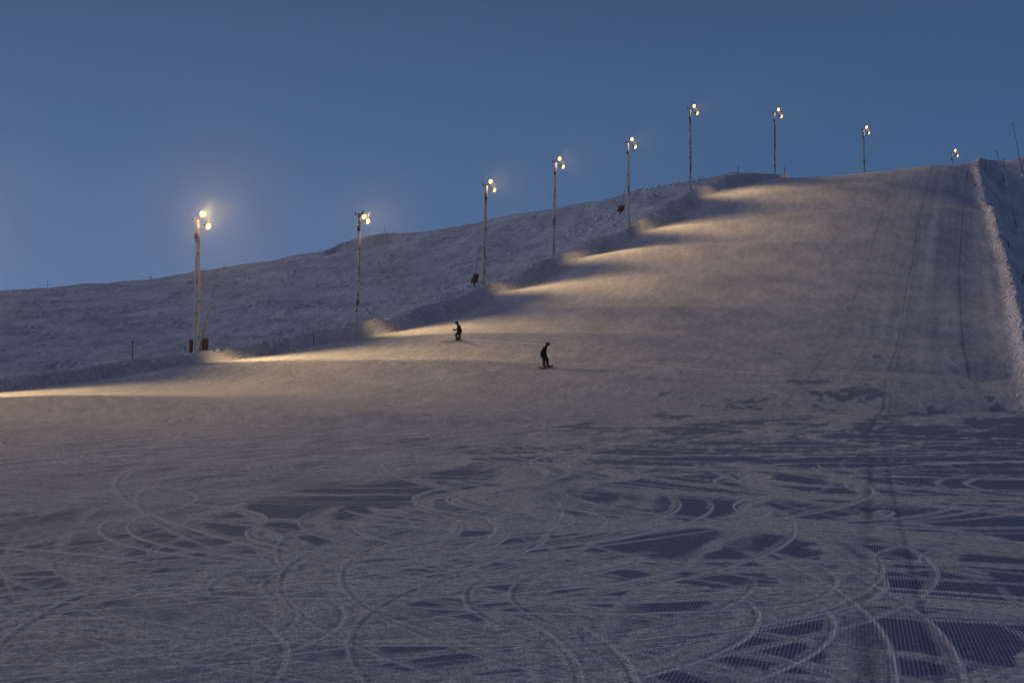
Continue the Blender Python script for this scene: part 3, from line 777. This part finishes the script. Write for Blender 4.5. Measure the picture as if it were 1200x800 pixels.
def person(base, J, label, facing, rz):
    """J: joint name -> local position (x right, y away, z up)"""
    e = empty('person', base, (0, 0, rz)); tag(e, label, 'person')
    V = {}; E = []
    def j(n, r): V[n] = (J[n], r * (1.22 if n not in ('neck', 'head', 'crown') else 1.05))
    for n, r in [('pelvis', .155), ('belly', .15), ('chest', .17), ('neck', .065), ('head', .095), ('crown', .085)]: j(n, r)
    E += [('pelvis', 'belly'), ('belly', 'chest'), ('chest', 'neck'), ('neck', 'head'), ('head', 'crown')]
    for s in 'LR':
        for n, r in [('shoulder', .085), ('elbow', .065), ('wrist', .045), ('palm', .045)]: j(n + s, r)
        for n, r in [('hip', .115), ('knee', .085), ('ankle', .075), ('toe', .06)]: j(n + s, r)
        E += [('chest', 'shoulder' + s), ('shoulder' + s, 'elbow' + s), ('elbow' + s, 'wrist' + s), ('wrist' + s, 'palm' + s),
              ('pelvis', 'hip' + s), ('hip' + s, 'knee' + s), ('knee' + s, 'ankle' + s), ('ankle' + s, 'toe' + s)]
    skin_mesh('body', V, E, 'pelvis', BLACK, e)
    F = Vector(facing).normalized(); U = Vector((0, 0, 1)); S = F.cross(U).normalized()
    for s, sg in (('L', -1), ('R', 1)):
        w0 = Vector(J['wrist' + s]); pm = Vector(J['palm' + s]); dr = (pm - w0).normalized()
        sd = dr.cross(F)
        sd = sd.normalized() if sd.length > .1 else S
        nrm = sd.cross(dr).normalized()
        gv = {'w': (w0, .048), 'p': (pm, .040)}; ge = [('w', 'p')]
        for k, (o_, l_) in enumerate([(-.036, .075), (-.012, .09), (.012, .085), (.036, .065)]):
            a = pm + sd * o_ + dr * .02; b = a + dr * l_ * .5 - nrm * .01; c = b + dr * l_ * .35 - nrm * .035
            gv['a%d' % k] = (a, .013); gv['b%d' % k] = (b, .012); gv['c%d' % k] = (c, .010)
            ge += [('p', 'a%d' % k), ('a%d' % k, 'b%d' % k), ('b%d' % k, 'c%d' % k)]
        a = w0 + dr * .03 - sd * .05 * sg; b = a + dr * .04 - sd * .02 * sg
        gv['t0'] = (a, .016); gv['t1'] = (b, .013); ge += [('w', 't0'), ('t0', 't1')]
        skin_mesh('glove', gv, ge, 'w', DKBLUE, e, 1)
        # boot
        an = Vector(J['ankle' + s]); to = Vector(J['toe' + s])
        skin_mesh('boot', {'h': (an + Vector((0, 0, .16)), .085), 'a': (an, .085), 'm': ((an + to) / 2 - Vector((0, 0, .01)), .065), 't': (to, .055)},
                  [('h', 'a'), ('a', 'm'), ('m', 't')], 'a', DKBLUE, e, 1)
    # helmet, goggles, face
    hc = (Vector(J['head']) + Vector(J['crown'])) / 2
    ax = (Vector(J['crown']) - Vector(J['head'])).normalized(); f = (F - ax * F.dot(ax)).normalized(); sd = ax.cross(f)
    M = Matrix((sd, f, ax)).transposed().to_4x4(); M.translation = hc
    bm = bmesh.new(); bmesh.ops.create_uvsphere(bm, u_segments=20, v_segments=12, radius=.135)
    bmesh.ops.delete(bm, geom=[v for v in bm.verts if v.co.z < -.03 - .06 * (v.co.y < 0) or (v.co.y > .07 and v.co.z < .03)], context='VERTS')
    for v in bm.verts: v.co.y *= 1.08
    bmesh.ops.transform(bm, matrix=M, verts=bm.verts[:]); from_bm('helmet', bm, BOARD, e)
    bm = bmesh.new(); box(bm, 0, .115, .005, .17, .05, .075, M, .02); from_bm('goggles', bm, GLASSY, e)
    bm = bmesh.new(); tube(bm, [M @ Vector((0, .09, -.02)), M @ Vector((0, .13, -.05)), M @ Vector((0, .10, -.06))], [.012, .017, .012], 6)
    box(bm, 0, .088, -.085, .05, .02, .012, M); from_bm('nose_and_mouth', bm, SKIN, e)
    # jacket skirt and pack-free back
    pv = Vector(J['pelvis']); bl = Vector(J['belly'])
    bm = bmesh.new(); rg = []
    for (c, r) in [(bl, .19), (pv, .20), (pv + (pv - bl).normalized() * .10 + Vector((0, 0, -.02)), .205)]:
        rg.append([bm.verts.new(c + Vector((math.cos(2 * math.pi * k / 14) * r, math.sin(2 * math.pi * k / 14) * r * .85, 0))) for k in range(14)])
    for a, b in zip(rg, rg[1:]):
        for k in range(14): bm.faces.new((a[k], a[(k + 1) % 14], b[(k + 1) % 14], b[k]))
    from_bm('jacket_hem', bm, BLACK, e)
    return e

def plank(name, base, direction, up, L, Wd, tip, mt, label, cat, group=None):
    """ski or snowboard: waisted outline, both ends upturned as given"""
    d = Vector(direction).normalized(); s = Vector(up).cross(d).normalized(); u = d.cross(s).normalized()
    e = empty(name, base); tag(e, label, cat, group)
    bm = bmesh.new(); n = 26; rows = []
    for i in range(n + 1):
        t = i / n; q = (t - .5) * 2
        w_ = Wd * .5 * (1 + .14 * q * q)
        endr = tip[0] if q < 0 else tip[1]
        c = max(0, abs(q) - .80) / .20
        w_ *= math.sqrt(max(0.02, 1 - c * c * .97)); z = (c ** 1.6) * endr
        p = d * (q * L / 2) + u * z
        rows.append([bm.verts.new(p + s * w_ * a + u * b) for a, b in ((-1, 0), (1, 0), (1, .012), (-1, .012))])
    for a, b in zip(rows, rows[1:]):
        for k in range(4): bm.faces.new((a[k], a[(k + 1) % 4], b[(k + 1) % 4], b[k]))
    bm.faces.new(rows[0]); bm.faces.new(rows[-1][::-1])
    from_bm(name + '_deck', bm, mt, e, False)
    return e, d, s, u

def slope_n(x, y, h=.6):
    return Vector((-(Hp(x + h, y) - Hp(x - h, y)) / (2 * h), -(Hp(x, y + h) - Hp(x, y - h)) / (2 * h), 1)).normalized()

# snowboarder
x, y, z = P(639.5, 431.5, 89); bx_, by_, bz_ = on(639.5, 431.5, 89)
print('boarder ground', to_px(bx_, by_, bz_), (bx_, by_, bz_))
K = by_ / FPX
nrm = slope_n(bx_, by_)
bd = Vector((.55, .83, 0)); bd = (bd - nrm * bd.dot(nrm)).normalized()
BZ = bz_ + .03
plank('snowboard', (bx_, by_, BZ), bd, nrm, 1.5, .27, (.10, .10), BOARD, 'dark snowboard flat on the snow under the nearer rider', 'snowboard')
f1 = bd * -.24; f2 = bd * .26
J = {'pelvis': (-.12, 0, .76), 'belly': (-.14, .0, .93), 'chest': (-.10, 0, 1.12), 'neck': (.02, -.01, 1.33), 'head': (.10, -.01, 1.42), 'crown': (.15, -.01, 1.53),
     'shoulderL': (-.10, .19, 1.22), 'elbowL': (-.18, .27, .98), 'wristL': (-.12, .26, .76), 'palmL': (-.08, .25, .69),
     'shoulderR': (-.07, -.19, 1.22), 'elbowR': (-.26, -.24, 1.0), 'wristR': (-.31, -.20, .79), 'palmR': (-.30, -.18, .71),
     'hipL': (-.16, .06, .70), 'kneeL': (-.10, -.10, .44), 'ankleL': (f1.x, f1.y, .13 + f1.z), 'toeL': (f1.x + .13, f1.y - .10, .07 + f1.z),
     'hipR': (-.02, -.06, .70), 'kneeR': (.13, .06, .44), 'ankleR': (f2.x - .06, f2.y, .13 + f2.z), 'toeR': (f2.x + .10, f2.y - .10, .07 + f2.z)}
J = {k: tuple(c * 1.0 for c in v) for k, v in J.items()}
person((bx_, by_, BZ), J, 'person in dark clothes on a snowboard, head bowed, nearer of the two riders', (1, -.25, -.25), 0)

# skier
sx_, sy_, sz_ = on(537.5, 399.8, 107)
print('skier ground', to_px(sx_, sy_, sz_), (sx_, sy_, sz_))
nrm = slope_n(sx_, sy_); sd_ = Vector((-.86, -.50, 0)); sd_ = (sd_ - nrm * sd_.dot(nrm)).normalized()
sn = nrm.cross(sd_).normalized(); SZ = sz_ + .03
a = sn * .16 + sd_ * .50; b = sn * -.16 + sd_ * .18
plank('ski', (sx_ + a.x - .1, sy_ + a.y, SZ + a.z), sd_, nrm, 1.68, .095, (.03, .16), BOARD, 'dark ski under the farther rider, the one nearer the camera', 'ski', 'skis of the farther rider')
plank('ski', (sx_ + b.x, sy_ + b.y, SZ + b.z), sd_, nrm, 1.68, .095, (.03, .16), BOARD, 'dark ski under the farther rider, the one behind on the uphill side', 'ski', 'skis of the farther rider')
fa = Vector((-.14, 0, 0)) + sn * .16; fb = Vector((.18, .08, 0)) + sn * -.16
S_ = 1.0
J = {'pelvis': (.05, 0, .68), 'belly': (.06, 0, .84), 'chest': (.01, 0, 1.03), 'neck': (-.08, 0, 1.20), 'head': (-.14, -.01, 1.27), 'crown': (-.16, -.01, 1.37),
     'shoulderL': (.0, .19, 1.12), 'elbowL': (-.08, .26, .86), 'wristL': (-.30, .24, .80), 'palmL': (-.37, .23, .80),
     'shoulderR': (-.02, -.19, 1.12), 'elbowR': (-.05, -.26, .86), 'wristR': (-.28, -.24, .78), 'palmR': (-.35, -.23, .78),
     'hipL': (.09, .08, .62), 'kneeL': (.06, .10, .40), 'ankleL': (fb.x, fb.y, .13 + fb.z), 'toeL': (fb.x - .16, fb.y - .09, .07 + fb.z),
     'hipR': (.0, -.08, .62), 'kneeR': (-.20, -.13, .42), 'ankleR': (fa.x, fa.y, .13 + fa.z), 'toeR': (fa.x - .16, fa.y - .09, .07 + fa.z)}
J2 = J
person((sx_, sy_, SZ), J, 'person in dark clothes skiing left in a crouch, farther of the two riders', (-1, -.2, -.1), 0)
for s, w_ in (('L', .16), ('R', -.1)):
    h = Vector(J[('palm' + s)]); e = empty('ski_pole', Vector((sx_, sy_, SZ)) + h)
    tag(e, 'thin ski pole held in the farther skier\'s ' + ('far' if s == 'L' else 'near') + ' hand', 'ski pole', 'ski poles of the skier')
    tipv = Vector((.20, .05 if s == 'L' else -.1, -h.z + .06))
    bm = bmesh.new(); tube(bm, [(-.02, 0, .10), tipv], [.012, .008], 6); from_bm('shaft', bm, STEEL, e)
    bm = bmesh.new(); tube(bm, [(-.025, 0, .13), (.0, 0, -.02)], [.018, .018], 6); from_bm('grip', bm, BLACK, e)
    bm = bmesh.new(); q = tipv * .93; tube(bm, [q, q + Vector((0, 0, .012))], [.045, .04], 8); from_bm('basket', bm, BLACK, e)

# ------------------------------------------------------------------ added mist, stands in for lens bloom round the lamps
zlo, zhi = float(GZ.min()) - 1.0, max(float(GZ.max()), EYE + 46) + 2.0
xm = float(np.abs(GX).max()) + 10; y0, y1 = float(GY.min()) - 10, float(GY.max()) + 10
print('mist box', xm, y0, y1, zlo, zhi)
bm = bmesh.new(); box(bm, 0, (y0 + y1) / 2, (zlo + zhi) / 2, 2 * xm, y1 - y0, zhi - zlo)
hb = bpy.data.meshes.new('bloom_haze'); bm.to_mesh(hb); bm.free()
hz = link('bloom_haze', hb); tag(hz, None, None, None, 'stuff')
hm = bpy.data.materials.new('bloom_mist'); hm.use_nodes = True; ht = hm.node_tree; ht.nodes.clear()
pv = ht.nodes.new('ShaderNodeVolumePrincipled'); pv.inputs['Color'].default_value = (.9, .93, 1, 1); pv.inputs['Density'].default_value = .00018; pv.inputs['Anisotropy'].default_value = .9
ho = ht.nodes.new('ShaderNodeOutputMaterial'); ht.links.new(pv.outputs[0], ho.inputs['Volume']); hb.materials.append(hm)
